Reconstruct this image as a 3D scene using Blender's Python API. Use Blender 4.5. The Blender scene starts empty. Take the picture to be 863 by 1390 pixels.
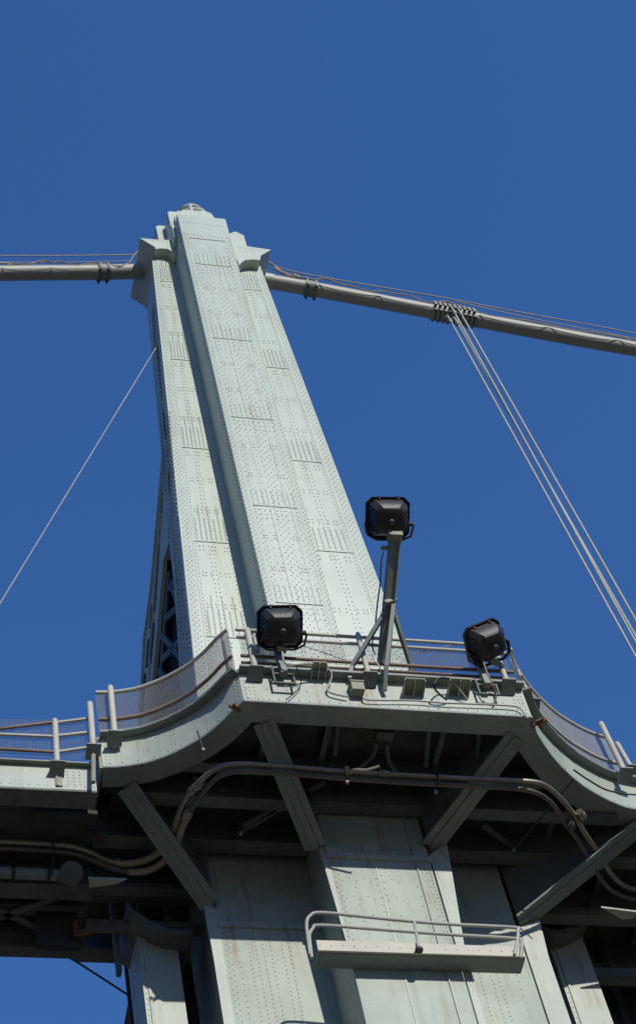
import bpy, bmesh, math, random
from mathutils import Vector, Matrix
random.seed(7)
SC = 0.68                      # world metres per building unit
V3 = Vector
scn = bpy.context.scene
COL = scn.collection
# ------------------------------------------------------------------ survey of the view
FL, CX, CY = 3000.0, 431.5, 650.0
vx, vy = -105 - CX, -1200 - CY
sl = .08
ax = FL*FL/(-(vx + sl*vy)); ay = sl*ax
Zc = V3((vx, -vy, -FL)).normalized(); Xc = V3((ax, -ay, -FL)).normalized(); Yc = Zc.cross(Xc)
RM = Matrix((Xc, Yc, Zc))      # camera axes -> world
EYE = V3((0, 0, 1.6))
def ray(px, py): return (RM @ V3((px-CX, -(py-CY), -FL))).normalized()
def aty(px, py, y): d = ray(px, py); return EYE + d*((y-EYE.y)/d.y)
def atz(px, py, z): d = ray(px, py); return EYE + d*((z-EYE.z)/d.z)
def onp(px, py, p0, n): d = ray(px, py); return EYE + d*((p0-EYE).dot(n)/d.dot(n))

# ------------------------------------------------------------------ materials
def newmat(name):
    m = bpy.data.materials.new(name); m.use_nodes = True
    nt = m.node_tree; b = nt.nodes['Principled BSDF']
    return m, nt, b
def N(nt, t, **k):
    n = nt.nodes.new(t)
    for a, v in k.items(): setattr(n, a, v)
    return n
def surf(name, col, rough=.6, metal=0., grime=None, gamt=.3, gscale=1.2, streak=0., rust=0., rcol=(.19,.055,.02), rscale=6., rrun=0., bump=.1, bscale=9., spec=.5):
    m, nt, b = newmat(name)
    L = nt.links.new
    tc = N(nt, 'ShaderNodeTexCoord')
    geo = N(nt, 'ShaderNodeNewGeometry')
    def noise(scale, detail=6, vec=None, r=.6):
        n = N(nt, 'ShaderNodeTexNoise'); n.inputs['Scale'].default_value = scale; n.inputs['Detail'].default_value = detail
        n.inputs['Roughness'].default_value = r
        L(vec or geo.outputs['Position'], n.inputs['Vector']); return n
    def ramp(src, a, c):
        r = N(nt, 'ShaderNodeMapRange'); r.inputs[1].default_value = a; r.inputs[2].default_value = c; r.interpolation_type = 'SMOOTHSTEP'
        L(src, r.inputs[0]); return r.outputs[0]
    def mix(fac, A, B):
        x = N(nt, 'ShaderNodeMix', data_type='RGBA')
        if isinstance(fac, float): x.inputs[0].default_value = fac
        else: L(fac, x.inputs[0])
        for i, q in ((6, A), (7, B)):
            if isinstance(q, tuple): x.inputs[i].default_value = (*q[:3], 1)
            else: L(q, x.inputs[i])
        return x.outputs[2]
    def mul(a, k):
        x = N(nt, 'ShaderNodeMath', operation='MULTIPLY'); L(a, x.inputs[0]); x.inputs[1].default_value = k; return x.outputs[0]
    c = tuple(col)
    n1 = noise(gscale)
    c1 = mix(mul(ramp(n1.outputs[0], .35, .7), gamt), c, grime or tuple(v*.6 for v in col))
    n2 = noise(gscale*7, 4)
    c1 = mix(mul(ramp(n2.outputs[0], .5, .75), gamt*.5), c1, grime or tuple(v*.6 for v in col))
    if streak:
        mp = N(nt, 'ShaderNodeMapping'); mp.inputs['Scale'].default_value = (5, 5, .35); L(geo.outputs['Position'], mp.inputs['Vector'])
        n3 = noise(1.6, 5, mp.outputs[0])
        c1 = mix(mul(ramp(n3.outputs[0], .5, .72), streak), c1, grime or tuple(v*.55 for v in col))
    if rrun:
        mp = N(nt, 'ShaderNodeMapping'); mp.inputs['Scale'].default_value = (7, 7, .55); L(geo.outputs['Position'], mp.inputs['Vector'])
        n5 = noise(1.3, 6, mp.outputs[0], .65); n6 = noise(.8, 3)
        a_ = N(nt, 'ShaderNodeMath', operation='MULTIPLY'); L(ramp(n5.outputs[0], .52, .66), a_.inputs[0]); L(ramp(n6.outputs[0], .44, .58), a_.inputs[1])
        c1 = mix(mul(a_.outputs[0], rrun), c1, (.23, .14, .075))
    if rust:
        n4 = noise(rscale, 7, None, .7)
        th = .78 - .38*rust
        c1 = mix(ramp(n4.outputs[0], th, th+.07), c1, rcol)
    L(c1, b.inputs['Base Color'])
    b.inputs['Roughness'].default_value = rough; b.inputs['Metallic'].default_value = metal
    b.inputs['Specular IOR Level'].default_value = spec
    if bump:
        nb = noise(bscale, 5)
        bp = N(nt, 'ShaderNodeBump'); bp.inputs['Strength'].default_value = bump; bp.inputs['Distance'].default_value = .02
        L(nb.outputs[0], bp.inputs['Height']); L(bp.outputs[0], b.inputs['Normal'])
    return m
M = {}
M['paint'] = surf('pale_green_paint', (.475, .535, .45), .45, gamt=.4, grime=(.375, .42, .345), rrun=.22, streak=.5, gscale=.9, bump=.12, bscale=3)
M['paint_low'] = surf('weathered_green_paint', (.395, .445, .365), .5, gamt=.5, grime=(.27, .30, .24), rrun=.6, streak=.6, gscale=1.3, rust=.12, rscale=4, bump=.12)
M['paint_grey'] = surf('grey_green_steel_paint', (.20, .235, .20), .55, rrun=.35, gamt=.5, grime=(.11, .125, .115), streak=.4, bump=.15)
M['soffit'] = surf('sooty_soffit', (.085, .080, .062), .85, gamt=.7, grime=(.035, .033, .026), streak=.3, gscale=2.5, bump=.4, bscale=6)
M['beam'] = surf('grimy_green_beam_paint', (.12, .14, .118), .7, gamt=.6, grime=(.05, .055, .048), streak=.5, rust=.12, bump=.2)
M['shade_steel'] = surf('shade_darkened_steel', (.032, .033, .028), .8, gamt=.5, rust=.15, streak=.3, bump=.2)  # steel colour darkened to stand in for the shade under the deck
M['void'] = surf('interior_shade_fill', (.008, .009, .009), .9, gamt=.2, bump=0)  # near-black fill, paints the shade inside gaps and openings
M['rail'] = surf('chalky_rail_paint', (.50, .48, .38), .6, gamt=.5, grime=(.33, .30, .27), rust=.32, rscale=9, bump=.2, bscale=20)
M['railrust'] = surf('rusted_rail', (.25, .18, .13), .75, gamt=.5, grime=(.14, .07, .04), rust=.25, rscale=7, bump=.3, bscale=20)
M['mesh'] = surf('galvanised_wire', (.45, .45, .42), .5, .3, gamt=.3, bump=0)
M['cable'] = surf('cable_paint', (.31, .32, .26), .5, gamt=.45, grime=(.26, .25, .21), gscale=2, bump=.15, bscale=12)
M['cablelow'] = surf('dark_clamp_iron', (.075, .08, .072), .55, .2, gamt=.4, bump=.1)
M['rope'] = surf('wire_rope_paint', (.42, .42, .36), .5, gamt=.3, bump=.3, bscale=40)
M['tan'] = surf('weathered_wire', (.30, .26, .20), .6, gamt=.5, grime=(.12, .09, .06), gscale=8, bump=.1)
M['blackwire'] = surf('dark_wire', (.03, .028, .025), .6, gamt=.3, bump=0)
M['black'] = surf('black_lamp_shell', (.022, .021, .019), .5, gamt=.4, grime=(.03, .028, .025), bump=.25, bscale=30)
M['yoke'] = surf('brown_black_bracket', (.022, .018, .016), .5, gamt=.4, rust=.12, rscale=12, bump=.1)
M['glass'] = surf('lamp_glass', (.25, .27, .28), .1, gamt=.1, bump=0)
M['conduit'] = surf('galvanised_conduit', (.29, .27, .21), .36, .6, gamt=.5, grime=(.16, .12, .085), gscale=2.5, rust=.12, bump=.1)
M['conduitdark'] = surf('sooty_conduit', (.13, .11, .085), .45, .4, gamt=.5, grime=(.07, .05, .035), gscale=2.5, bump=.1)
M['tanpipe'] = surf('brown_flexible_conduit', (.30, .245, .175), .6, .1, gamt=.5, grime=(.2, .14, .09), gscale=4, bump=.3, bscale=25)
M['rusty'] = surf('rusty_iron', (.17, .075, .035), .8, gamt=.6, grime=(.1, .035, .015), gscale=8, bump=.3)
M['boxpaint'] = surf('stained_box_paint', (.29, .29, .21), .65, gamt=.4, rust=.35, rcol=(.16, .055, .02), rscale=3.2, bump=.2)
M['ground'] = surf('dry_gravel_ground', (.13, .11, .078), .95, gamt=.5, gscale=.3, bump=.5, bscale=5)

# ------------------------------------------------------------------ mesh builder
class MB:
    def __init__(s): s.v = []; s.f = []
    def add(s, vs, fs):
        o = len(s.v); s.v += [V3(p) for p in vs]; s.f += [[i+o for i in f] for f in fs]; return s
    def hexa(s, a):            # 8 points: bottom loop 0-3, top loop 4-7
        return s.add(a, [(3,2,1,0), (4,5,6,7), (0,1,5,4), (1,2,6,5), (2,3,7,6), (3,0,4,7)])
    def box(s, x0, x1, y0, y1, z0, z1):
        return s.hexa([(x0,y0,z0),(x1,y0,z0),(x1,y1,z0),(x0,y1,z0),(x0,y0,z1),(x1,y0,z1),(x1,y1,z1),(x0,y1,z1)])
    def prism(s, poly, ext):
        n = len(poly); e = V3(ext); P = [V3(p) for p in poly]
        return s.add(P + [p+e for p in P], [list(range(n))[::-1], list(range(n, 2*n))] + [(i, (i+1) % n, (i+1) % n+n, i+n) for i in range(n)])
    def beam(s, p, q, w, h, up=(0,0,1)):      # rectangular bar: w across, h along up
        p = V3(p); q = V3(q); d = (q-p).normalized(); u = V3(up); sd = d.cross(u).normalized(); u = sd.cross(d).normalized()
        a = sd*(w/2); b = u*(h/2)
        return s.hexa([p-a-b, p+a-b, q+a-b, q-a-b, p-a+b, p+a+b, q+a+b, q-a+b])
    def tube(s, path, r, n=8, cap=True):
        P = [V3(p) for p in path]; m = len(P); base = len(s.v); prev = None
        for i, p in enumerate(P):
            t = (P[min(i+1, m-1)] - P[max(i-1, 0)]).normalized()
            if prev is None: a = t.orthogonal().normalized()
            else: a = (prev - t*prev.dot(t)).normalized()
            prev = a; b = t.cross(a); rr = r[i] if isinstance(r, (list, tuple)) else r
            for k in range(n):
                w = 2*math.pi*k/n; s.v.append(p + a*(math.cos(w)*rr) + b*(math.sin(w)*rr))
        for i in range(m-1):
            for k in range(n):
                s.f.append([base+i*n+k, base+i*n+(k+1) % n, base+(i+1)*n+(k+1) % n, base+(i+1)*n+k])
        if cap:
            s.f.append([base+k for k in range(n)][::-1]); s.f.append([base+(m-1)*n+k for k in range(n)])
        return s
    def rivet(s, p, n, r=.034, h=.03):
        h *= .75
        n = V3(n).normalized(); a = n.orthogonal().normalized(); b = n.cross(a); o = len(s.v); K = 6
        for rr, hh in ((r, -.003), (r*.72, h*.75)):
            for k in range(K):
                w = 2*math.pi*k/K; s.v.append(V3(p) + a*(math.cos(w)*rr) + b*(math.sin(w)*rr) + n*hh)
        s.v.append(V3(p) + n*h)
        for k in range(K):
            j = (k+1) % K; s.f.append([o+k, o+j, o+K+j, o+K+k]); s.f.append([o+K+k, o+K+j, o+2*K])
        return s
    def row(s, p, q, step, n, r=.034, h=.03):
        p = V3(p); q = V3(q); L = (q-p).length; k = max(1, int(L/step))
        for i in range(k+1): s.rivet(p.lerp(q, i/k), n, r, h)
        return s
    def build(s, name, mat, parent=None, smooth=40, bevel=0):
        base = V3((0,0,0))
        if parent is not None: base = parent['_b']
        base = V3(base)
        loc = V3((0,0,0))
        if parent is None:
            zs = min(v.z for v in s.v); c = sum(s.v, V3())/len(s.v); loc = V3((c.x, c.y, zs)); base = loc
        me = bpy.data.meshes.new(name)
        me.from_pydata([tuple((v-base)*SC) for v in s.v], [], s.f); me.update()
        if bevel:
            bm = bmesh.new(); bm.from_mesh(me); bmesh.ops.recalc_face_normals(bm, faces=bm.faces)
            es = [e for e in bm.edges if len(e.link_faces) == 2 and e.calc_face_angle(0) > .8]
            bmesh.ops.bevel(bm, geom=es, offset=bevel*SC, segments=2, affect='EDGES', profile=.6); bm.to_mesh(me); bm.free()
        if smooth and not (bevel >= .02):
            me.polygons.foreach_set('use_smooth', [True]*len(me.polygons)); me.set_sharp_from_angle(angle=math.radians(smooth))
        me.materials.append(mat)
        o = bpy.data.objects.new(name, me); COL.objects.link(o); o['_b'] = tuple(base)
        if parent is not None: o.parent = parent
        else: o.location = loc*SC
        return o
def join_into(mb, o):            # surface relief (rivets, plate edges) becomes part of the mesh it sits on
    me = o.data; base = V3(o['_b']); bm = bmesh.new(); bm.from_mesh(me); me2 = bpy.data.meshes.new('t')
    me2.from_pydata([tuple((v-base)*SC) for v in mb.v], [], mb.f); me2.polygons.foreach_set('use_smooth', [True]*len(me2.polygons)); bm.from_mesh(me2)
    bm.to_mesh(me); bm.free(); bpy.data.meshes.remove(me2); me.set_sharp_from_angle(angle=math.radians(40))
def tag(o, label, cat, group=None, kind=None):
    if kind: o['kind'] = kind
    if label: o['label'] = label
    if cat: o['category'] = cat
    if group: o['group'] = group
    return o
def thing(name, loc, label, cat, group=None):
    o = bpy.data.objects.new(name, None); COL.objects.link(o); o.location = V3(loc)*SC; o['_b'] = tuple(loc); o.empty_display_size = .2
    return tag(o, label, cat, group)
def smoothpath(pts, n=6):
    P = [V3(p) for p in pts]; out = []
    for i in range(len(P)-1):
        a, b, c, d = P[max(i-1,0)], P[i], P[i+1], P[min(i+2, len(P)-1)]
        for k in range(n):
            t = k/n
            out.append(.5*((2*b) + (c-a)*t + (2*a-5*b+4*c-d)*t*t + (3*b-a-3*c+d)*t**3))
    out.append(P[-1]); return out
FR = V3((0, -1, 0))

# ================================================================== BRIDGE TOWER
YR, YW = 30.0, 31.15
def lin(p, q): return lambda z: p.x + (q.x-p.x)*(z-p.z)/(q.z-p.z)
wl = lin(aty(262,890,YW), aty(213,415,YW)); wr = lin(aty(545,870,YW), aty(355,365,YW))
RX0, RX1 = 11.23, 12.9
ZT = aty(240,290,YR).z
ZWT = 70.6
tower = thing('bridge_tower', (12.1, 31, -.7), 'tall pale green riveted steel bridge tower with a projecting centre rib and domed top', 'bridge tower')
ZB = 37.6
def seam_z(px, py, y): return aty(px, py, y).z
# --- centre rib
mb = MB(); mb.box(RX0, RX1, YR, YW+.6, ZB, ZT)
rib = mb.build('centre_rib', M['paint'], tower, bevel=.03)
mb = MB()
rs = sorted([seam_z(290,326,YR), seam_z(300,361,YR), seam_z(310,460,YR), seam_z(345,568,YR), seam_z(378,688,YR), seam_z(415,820,YR), 40.5, 34])
W = RX1-RX0
def hs(mb, x0, x1, z, y, t=.022, h=.045): mb.box(x0, x1, y-t, y+.01, z-h/2, z+h/2)
def vs(mb, xa, z0, xb, z1, y, t=.012, w=.03): mb.hexa([(xa-w/2,y-t,z0),(xa+w/2,y-t,z0),(xa+w/2,y+.01,z0),(xa-w/2,y+.01,z0),(xb-w/2,y-t,z1),(xb+w/2,y-t,z1),(xb+w/2,y+.01,z1),(xb-w/2,y+.01,z1)])
segs = [(max(rs[i],ZB), rs[i+1]) for i in range(len(rs)-1) if rs[i+1] > ZB]
ztop = max(rs)
for z in rs:
    if z > ZB: hs(mb, RX0+.22, RX1-.22, z, YR)
for i, (a, b) in enumerate(segs):
    v1, v2 = (.36, .70) if i % 2 else (.42, .76)
    if b >= ztop-.01: v1, v2 = .5, .97
    vs(mb, RX0+v1*W, a, RX0+v1*W, b, YR); 
    if v2 < .9: vs(mb, RX0+v2*W, a, RX0+v2*W, b, YR)
for z0, z1 in [(ZB, ztop)]:
    vs(mb, RX0+.10*W, z0, RX0+.10*W, z1, YR, .01, .02); vs(mb, RX0+.9*W, z0, RX0+.9*W, z1, YR, .01, .02)
join_into(mb, rib)
mb = MB()
def col(mb, x, z0, z1, st, y, r=.03, off=0, h=.028):
    z = z0+off
    while z < z1: mb.rivet((x(z) if callable(x) else x, y, z), FR, r, h); z += st
for k, u in enumerate((.025, .065)): col(mb, RX0+u*W, ZB, ztop+.4, .2, YR, .02, k*.1)
for k, u in enumerate((.945, .98)): col(mb, RX0+u*W, ZB, ztop+.4, .2, YR, .02, k*.1)
for k, u in enumerate((.16, .21)): col(mb, RX0+u*W, ZB, ztop-.3, .26, YR, .02, k*.13)
for k, u in enumerate((.48, .53, .58, .63)): col(mb, RX0+u*W, ZB, ztop-3.5, .27, YR, .022, (k % 2)*.135)
for k, u in enumerate((.82, .86)): col(mb, RX0+u*W, ZB, ztop-.3, .26, YR, .02, k*.13)
for u in (.31, .40, .72): col(mb, RX0+u*W, ZB, ztop-3, .36, YR, .018)
for a, b in segs:      # comb of tight vertical rivet lines above every joint
    if b > ztop-.5: continue
    for j in range(9):
        u = .16+.68*j/8; col(mb, RX0+u*W, b+.12, b+.78, .09, YR, .021, 0, .026)
        col(mb, RX0+u*W, b-.65, b-.12, .22, YR, .024)
    for fr in (.35, .68):
        z = a+(b-a)*fr
        for u in (.2, .25, .36, .40, .68, .73, .78): mb.rivet((RX0+u*W, YR, z), FR, .028); mb.rivet((RX0+u*W, YR, z-.14), FR, .028)
for j in range(12): mb.rivet((RX0+(.1+.8*j/11)*W, YR, ztop+.25), FR, .022)
for j in range(14): mb.rivet((RX0+(.1+.8*j/13)*W, YR, ztop+1.2), FR, .018)
# rivets down the rib's left flank
for yy, st, k in ((YR+.07, .17, 0), (YR+.15, .17, .08), (YR+.24, .2, 0), (YR+.95, .25, .1)):
    z = ZB+k
    while z < ZT-.6: mb.rivet((RX0, yy, z), (-1,0,0), .026, .028); z += st
join_into(mb, rib)

# --- wings each side of the rib
def wing(side):
    xo = wl if side < 0 else wr
    xi = RX0+.05 if side < 0 else RX1-.05
    zb, zt = ZB, 69.8
    m = MB(); y1 = 32.55 if side < 0 else 33.5
    a0, a1 = sorted((xo(zb), xi)); b0, b1 = sorted((xo(zt), xi))
    m.hexa([(a0,YW,zb),(a1,YW,zb),(a1,y1,zb),(a0,y1,zb),(b0,YW,zt),(b1,YW,zt),(b1,y1,zt),(b0,y1,zt)])
    w = m.build('side_wing', M['paint'], tower, bevel=.03)
    if side < 0: ss = [seam_z(237,383,YW), seam_z(253,489,YW), seam_z(273,609,YW), seam_z(289,736,YW), seam_z(320,866,YW)]
    else: ss = [seam_z(348,394,YW), seam_z(383,500,YW), seam_z(425,627,YW), seam_z(470,750,YW), 42.9]
    s = MB(); r = MB()
    fx = lambda u: (lambda z: xo(z)*(1-u) + xi*u)
    for z in ss: hs(s, min(fx(.22)(z), fx(.8)(z)), max(fx(.22)(z), fx(.8)(z)), z, YW)
    vs(s, fx(.2)(zb), zb, fx(.2)(zt), zt, YW, .014, .028)
    vs(s, fx(.02)(zb), zb, fx(.02)(zt), zt, YW, .01, .025)
    for k, u in enumerate((.06, .10, .14)): col(r, fx(u), zb, zt-1.9, .23, YW, .024, (k % 2)*.115)
    for u in (.24, .46, .52, .80): col(r, fx(u), zb, zt-2.2, .2 if u != .24 else .16, YW, .024)
    for z in ss:
        for j in range(7):
            u = .28+.5*j/6; col(r, fx(u), z+.12, z+(1.15 if j % 2 == 0 or side > 0 else 1.9), .085, YW, .026, 0, .03)
        for u in (.3, .36, .5, .56, .72, .77): r.rivet((fx(u)(z-.25), YW, z-.25), FR, .03); r.rivet((fx(u)(z-.42), YW, z-.42), FR, .03)
    for i in range(len(ss)-1):
        for fr in (.33, .66):
            z = ss[i+1]*(1-fr)+ss[i]*fr
            for u in (.3, .35, .43, .57, .66, .72): r.rivet((fx(u)(z), YW, z), FR, .028); r.rivet((fx(u)(z), YW, z-.15), FR, .028)
    join_into(s, w); 
    if side < 0:
        for yy, k in ((YW+.12, 0), (YW+.26, .12), (YW+.8, 0), (YW+1.2, .1)):
            z = zb+k
            while z < zt: r.rivet((xo(z), yy, z), (-1, 0, 0), .034, .035); z += .24
    join_into(r, w)
    return w
wing(-1); wing(1)
# --- inclined rear leg, diagonal lacing and shadowed inside, seen past the left flank
P0 = V3((wl(46), YW, 46)); nn = V3((0,1,0)).cross(V3((wl(66)-wl(46), 0, 20))).normalized()
def L(px, py): return onp(px, py, P0, nn)
sil = [(206,425),(210,480),(214,520),(217,560),(220,607),(219,640),(216,665),(210,729),(203,796),(198,842),(194,862),(191,918),(187,975),(184,1040)]
inn = {607:None}
rear = [L(*p) for p in sil]
thick = nn*(-1) if nn.x > 0 else nn
inward = V3((1, 0, 0))
m = MB()
up = [L(*p) for p in sil[:8]] + [L(222,760)] + [L(231,730)] + [L(238,770)] 
zt0 = L(206,425).z
upper = up + [V3((wl(L(238,770).z), YW+1.25, L(238,770).z)), V3((wl(zt0), YW+.3, zt0))]
m.prism(upper, (.3, 0, 0))
web = m.build('side_plate', M['paint'], tower, 0)
m = MB()
lo = [L(*p) for p in sil[7:]] + [L(198,1040), L(206,930), L(210,890), L(222,760)]
m.prism(lo, (.12, 0, 0)); leg = m.build('rear_leg', M['paint'], tower, 0)
m = MB(); r = MB()
# flanges / raised ribs that run down the side faces
def sidebar(pts, w, t, mbb=m):
    Q = [L(*p) for p in pts]
    for a, b in zip(Q, Q[1:]): mbb.beam(a-V3((t/2-.01,0,0)), b-V3((t/2-.01,0,0)), .0 + t, w, V3((0,1,.0)))
sidebar([(221,640),(213,729),(207,796),(201,842),(197,870),(195,918),(190,1000)], .12, .08)
sidebar([(222,620),(219,700),(215,760),(210,830),(205,890),(202,960)], .10, .08)
sidebar([(214,480),(222,570),(229,640),(231,729)], .10, .07)
sidebar([(226,600),(232,700),(240,790),(246,880),(249,940)], .12, .07)
m.build('side_flange', M['paint'], web, 0)
for pts, st in (([(211,440),(217,500),(222,560),(226,606)], .3), ([(216,500),(224,600),(229,680)], .25), ([(219,640),(213,720),(206,790),(200,850),(196,900)], .22), ([(224,650),(218,720),(212,790),(207,850),(203,900)], .22),
                ([(236,720),(244,800),(250,860),(254,910)], .22), ([(240,720),(248,800),(255,860),(259,905)], .22), ([(226,560),(233,640),(237,700)], .25), ([(231,560),(237,640),(242,700)], .25)):
    Q = [L(*p) for p in pts]
    for a, b in zip(Q, Q[1:]):
        r.row(a, b, st*.8, (-1,0,.04), .036, .055); o_ = V3((0,.16,0)); r.row(a+o_, b+o_, st*.8, (-1,0,.04), .036, .055)
join_into(r, web)
for pts in ([(219.5,668),(221.5,668),(220.5,696),(218.5,696)], [(215,722),(218,722),(215.5,746),(212.5,746)], [(211.5,775),(213.5,775),(211,806),(208.5,806)], [(205.5,822),(208,820),(206,852),(203,854)], [(201,868),(203.5,866),(201,905),(198,907)],
            [(196,915),(199,914),(194,975),(191,975)], [(229,640),(230,640),(231.5,690),(230.5,690)], [(232.5,726),(234,726),(239,800),(237,800)], [(238.5,810),(240,810),(245,890),(243,890)], [(214,470),(215,470),(220,540),(219,540)], [(222,560),(223,560),(228,620),(227,620)], [(216,740),(217,740),(211,830),(210,830)], [(209,845),(210.5,845),(206,900),(204.5,900)]):
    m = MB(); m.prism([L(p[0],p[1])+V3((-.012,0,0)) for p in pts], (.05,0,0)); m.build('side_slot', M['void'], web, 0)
m = MB()
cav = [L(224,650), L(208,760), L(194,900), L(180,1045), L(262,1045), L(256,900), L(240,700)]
m.prism([p+V3((.34,0,0)) for p in cav], (.05,0,0)); m.build('interior_shade_fill', M['void'], tower, 0)  # near-black sheet paints the shade behind the lacing
for p, q in (((214,895),(246,862)), ((214,862),(250,905)), ((218,840),(246,815)), ((226,790),(238,830)), ((206,950),(252,905)), ((208,908),(250,955)), ((222,800),(240,780))):
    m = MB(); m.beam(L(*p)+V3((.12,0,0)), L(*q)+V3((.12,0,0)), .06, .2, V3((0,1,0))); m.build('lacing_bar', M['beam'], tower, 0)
m = MB()
m.beam(L(222,775)+V3((.16,0,0)), L(207,960)+V3((.16,0,0)), .06, .45, V3((0,1,0)))
m.build('inner_post', M['beam'], tower, 0)

# --- hoods that house the cable saddle
YH = 30.8
def hood(side):
    if side < 0: P = [(190,323),(211,325),(243.5,326),(246.5,344.5),(237.5,345),(234,341),(228,338),(220,337),(211,338),(211,335.5)]
    else: P = [(313,331),(367.5,339),(354,347),(353,353),(343,352),(333,353),(328,356),(325,360),(322,352),(314,351)]
    Q = [aty(*p, YH) for p in P]
    m = MB(); m.prism(Q, (0, 2.25, 0)); h = m.build('saddle_hood', M['paint'], tower, 0)
    m = MB()
    if side < 0:
        a, b = aty(190,323,YH), aty(243.5,326,YH)
        for i in range(22): m.rivet(a.lerp(b, (i+.5)/22)+V3((.05,0,-.16)), FR, .016)
        m.prism([aty(*p, YH+.06) for p in [(236.5,343.5),(247,343),(249.5,354),(238.5,353.5)]], (0, .25, 0))
        m2 = MB(); m2.prism([aty(*p, YW-.04) for p in [(236.5,344.5),(248.5,344.5),(250,354),(238,353.5)]], (0, .03, 0)); m2.build('slot_shade_plate', M['void'], h, 0)  # near-black plate paints the shaded recess under the hood
        m = MB()
        for i in range(12): m.rivet(a.lerp(b, (i+.5)/12)+V3((.05,0,-.12)), FR, .018)
        join_into(m, h)
    else:
        m2 = MB(); m2.prism([aty(*p, YW-.04) for p in [(322.5,351),(330,351),(334,361),(326,361)]], (0, .03, 0)); m2.build('slot_shade_plate', M['void'], h, 0)  # painted recess shade, right hood
        a, b = aty(320,333,YH), aty(366,340,YH)
        for i in range(12): m.rivet(a.lerp(b, (i+.5)/12)+V3((0,0,-.12)), FR, .018)
        join_into(m, h)
hood(-1); hood(1)
# --- stepped crown above the hoods and the ribbed dome
m = MB()
def blk(x0y, x1y, ytop, ybot, Y, depth=1.6, ch=.12):
    A = aty(x0y, ytop, Y); B = aty(x1y, ytop + (x1y-x0y)*.09, Y); zb = aty(x0y, ybot, Y).z
    x0, x1, z1 = A.x, B.x, A.z
    m.prism([(x0,Y,zb),(x1,Y,zb),(x1,Y,z1-ch),(x1-ch,Y,z1),(x0+ch,Y,z1),(x0,Y,z1-ch)], (0, depth, 0))
    return x0, x1, zb, z1
blk(211, 236, 305, 327, YW+.05, 1.3)
blk(227, 247, 286, 330, YR+.62, 2.0, .1)
blk(309, 330, 313, 340, YW+.05, 1.3, .25)
m.box(RX0+.1, RX1+.12, YR+.55, YR+2.4, ZT-4, ZT-.2)
m.build('crown_step', M['paint'], tower, 0, bevel=.03)
# cap courses
m = MB(); zc = ZT
m.prism([(RX0-.12,YR+.45,zc-.9),(RX1+.15,YR+.45,zc-.9),(RX1+.15,YR+.45,zc+.05),(RX1-.1,YR+.45,zc+.28),(RX0+.1,YR+.45,zc+.28),(RX0-.12,YR+.45,zc+.05)], (0,1.9,0))
cap = m.build('crown_cap', M['paint'], tower, 0, bevel=.03)
YD = 30.95; RD = .6
zd0 = aty(261,288,YD-RD).z; zd1 = aty(261,273,YD-.4).z; xd = aty(261,280,YD-.4).x; HD = zd1-zd0
m = MB(); m.prism([aty(*p, YR+.3) for p in ((237,293),(243,287.5),(249,284),(279,286),(287,289.5),(292,296),(292,302),(238,300))], (0, 1.9, 0)); m.build('crown_block', M['paint'], tower, 0, bevel=.03)
m = MB()
for k in range(3):
    t = math.pi*k/3+.3
    m.tube([(xd+RD*math.cos(a)*math.cos(t), YD+RD*math.cos(a)*math.sin(t), zd0+HD*math.sin(a)) for a in [math.pi*j/20 for j in range(21)]], .075, 6)
for f in (0, .25, .7, .93):
    rr = RD*math.cos(math.asin(f)); m.tube([(xd+rr*math.cos(2*math.pi*j/28), YD+rr*math.sin(2*math.pi*j/28), zd0+HD*f) for j in range(29)], .075, 6, False)
dome = m.build('dome_frame', M['paint'], tower)

# --- lower stage below the balcony
YL, YLW = 29.17, 30.5
zl0, zl1 = -.7, 38.3
xa = aty(444,1163,YL).x; xb = aty(583,1168,YL).x
m = MB(); m.box(xa, xb, YL, YLW+.5, zl0, zl1)
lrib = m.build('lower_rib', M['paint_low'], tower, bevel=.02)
m = MB(); r = MB()
zled = aty(500,1166,YL).z
m.box(xa-.02, xb+.02, YL-.07, YL+.01, zled-.05, zled+.08)
m.box(xa-.02, xa+.33, YL-.05, YL+.01, zled+.08, zled+.3)
xs = aty(575,1210,YL).x
m.box(xb-.34, xb-.315, YL-.03, YL+.01, 20, zl1)
m.box(xa+.98, xa+1.01, YL-.012, YL+.01, 20, zl1)
join_into(m, lrib)
m = MB(); m.box(xs-.02, xs+.012, YL-.004, YL+.01, 20, zl1); m.build('open_joint', M['void'], lrib, 0)
for x, st, k in ((xa+.07,.16,0),(xa+.15,.16,.08),(xa+.93,.2,0),(xa+1.07,.2,.1),(xb-.06,.11,0),(xb-.14,.22,0),(xb-.42,.3,.1),(xa+.45,.5,.1)):
    col(r, x, 33.0, zl1, st, YL, .022, k, .02)
for j in range(16): r.rivet((xa+.1+j*.155, YL-.07, zled+.015), FR, .022, .02)
for zz in (36.2, 35.3, 34.75, 34.2):
    for j in range(9): r.rivet((xa+.2+j*.15+(j % 2)*.02, YL, zz+(j % 2)*.09), FR, .022, .02)
for yy in (YL+.08, YL+.3):
    z = 33
    while z < zl1: r.rivet((xa, yy, z), (-1,0,0), .025, .02); z += .2
join_into(r, lrib)
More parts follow.
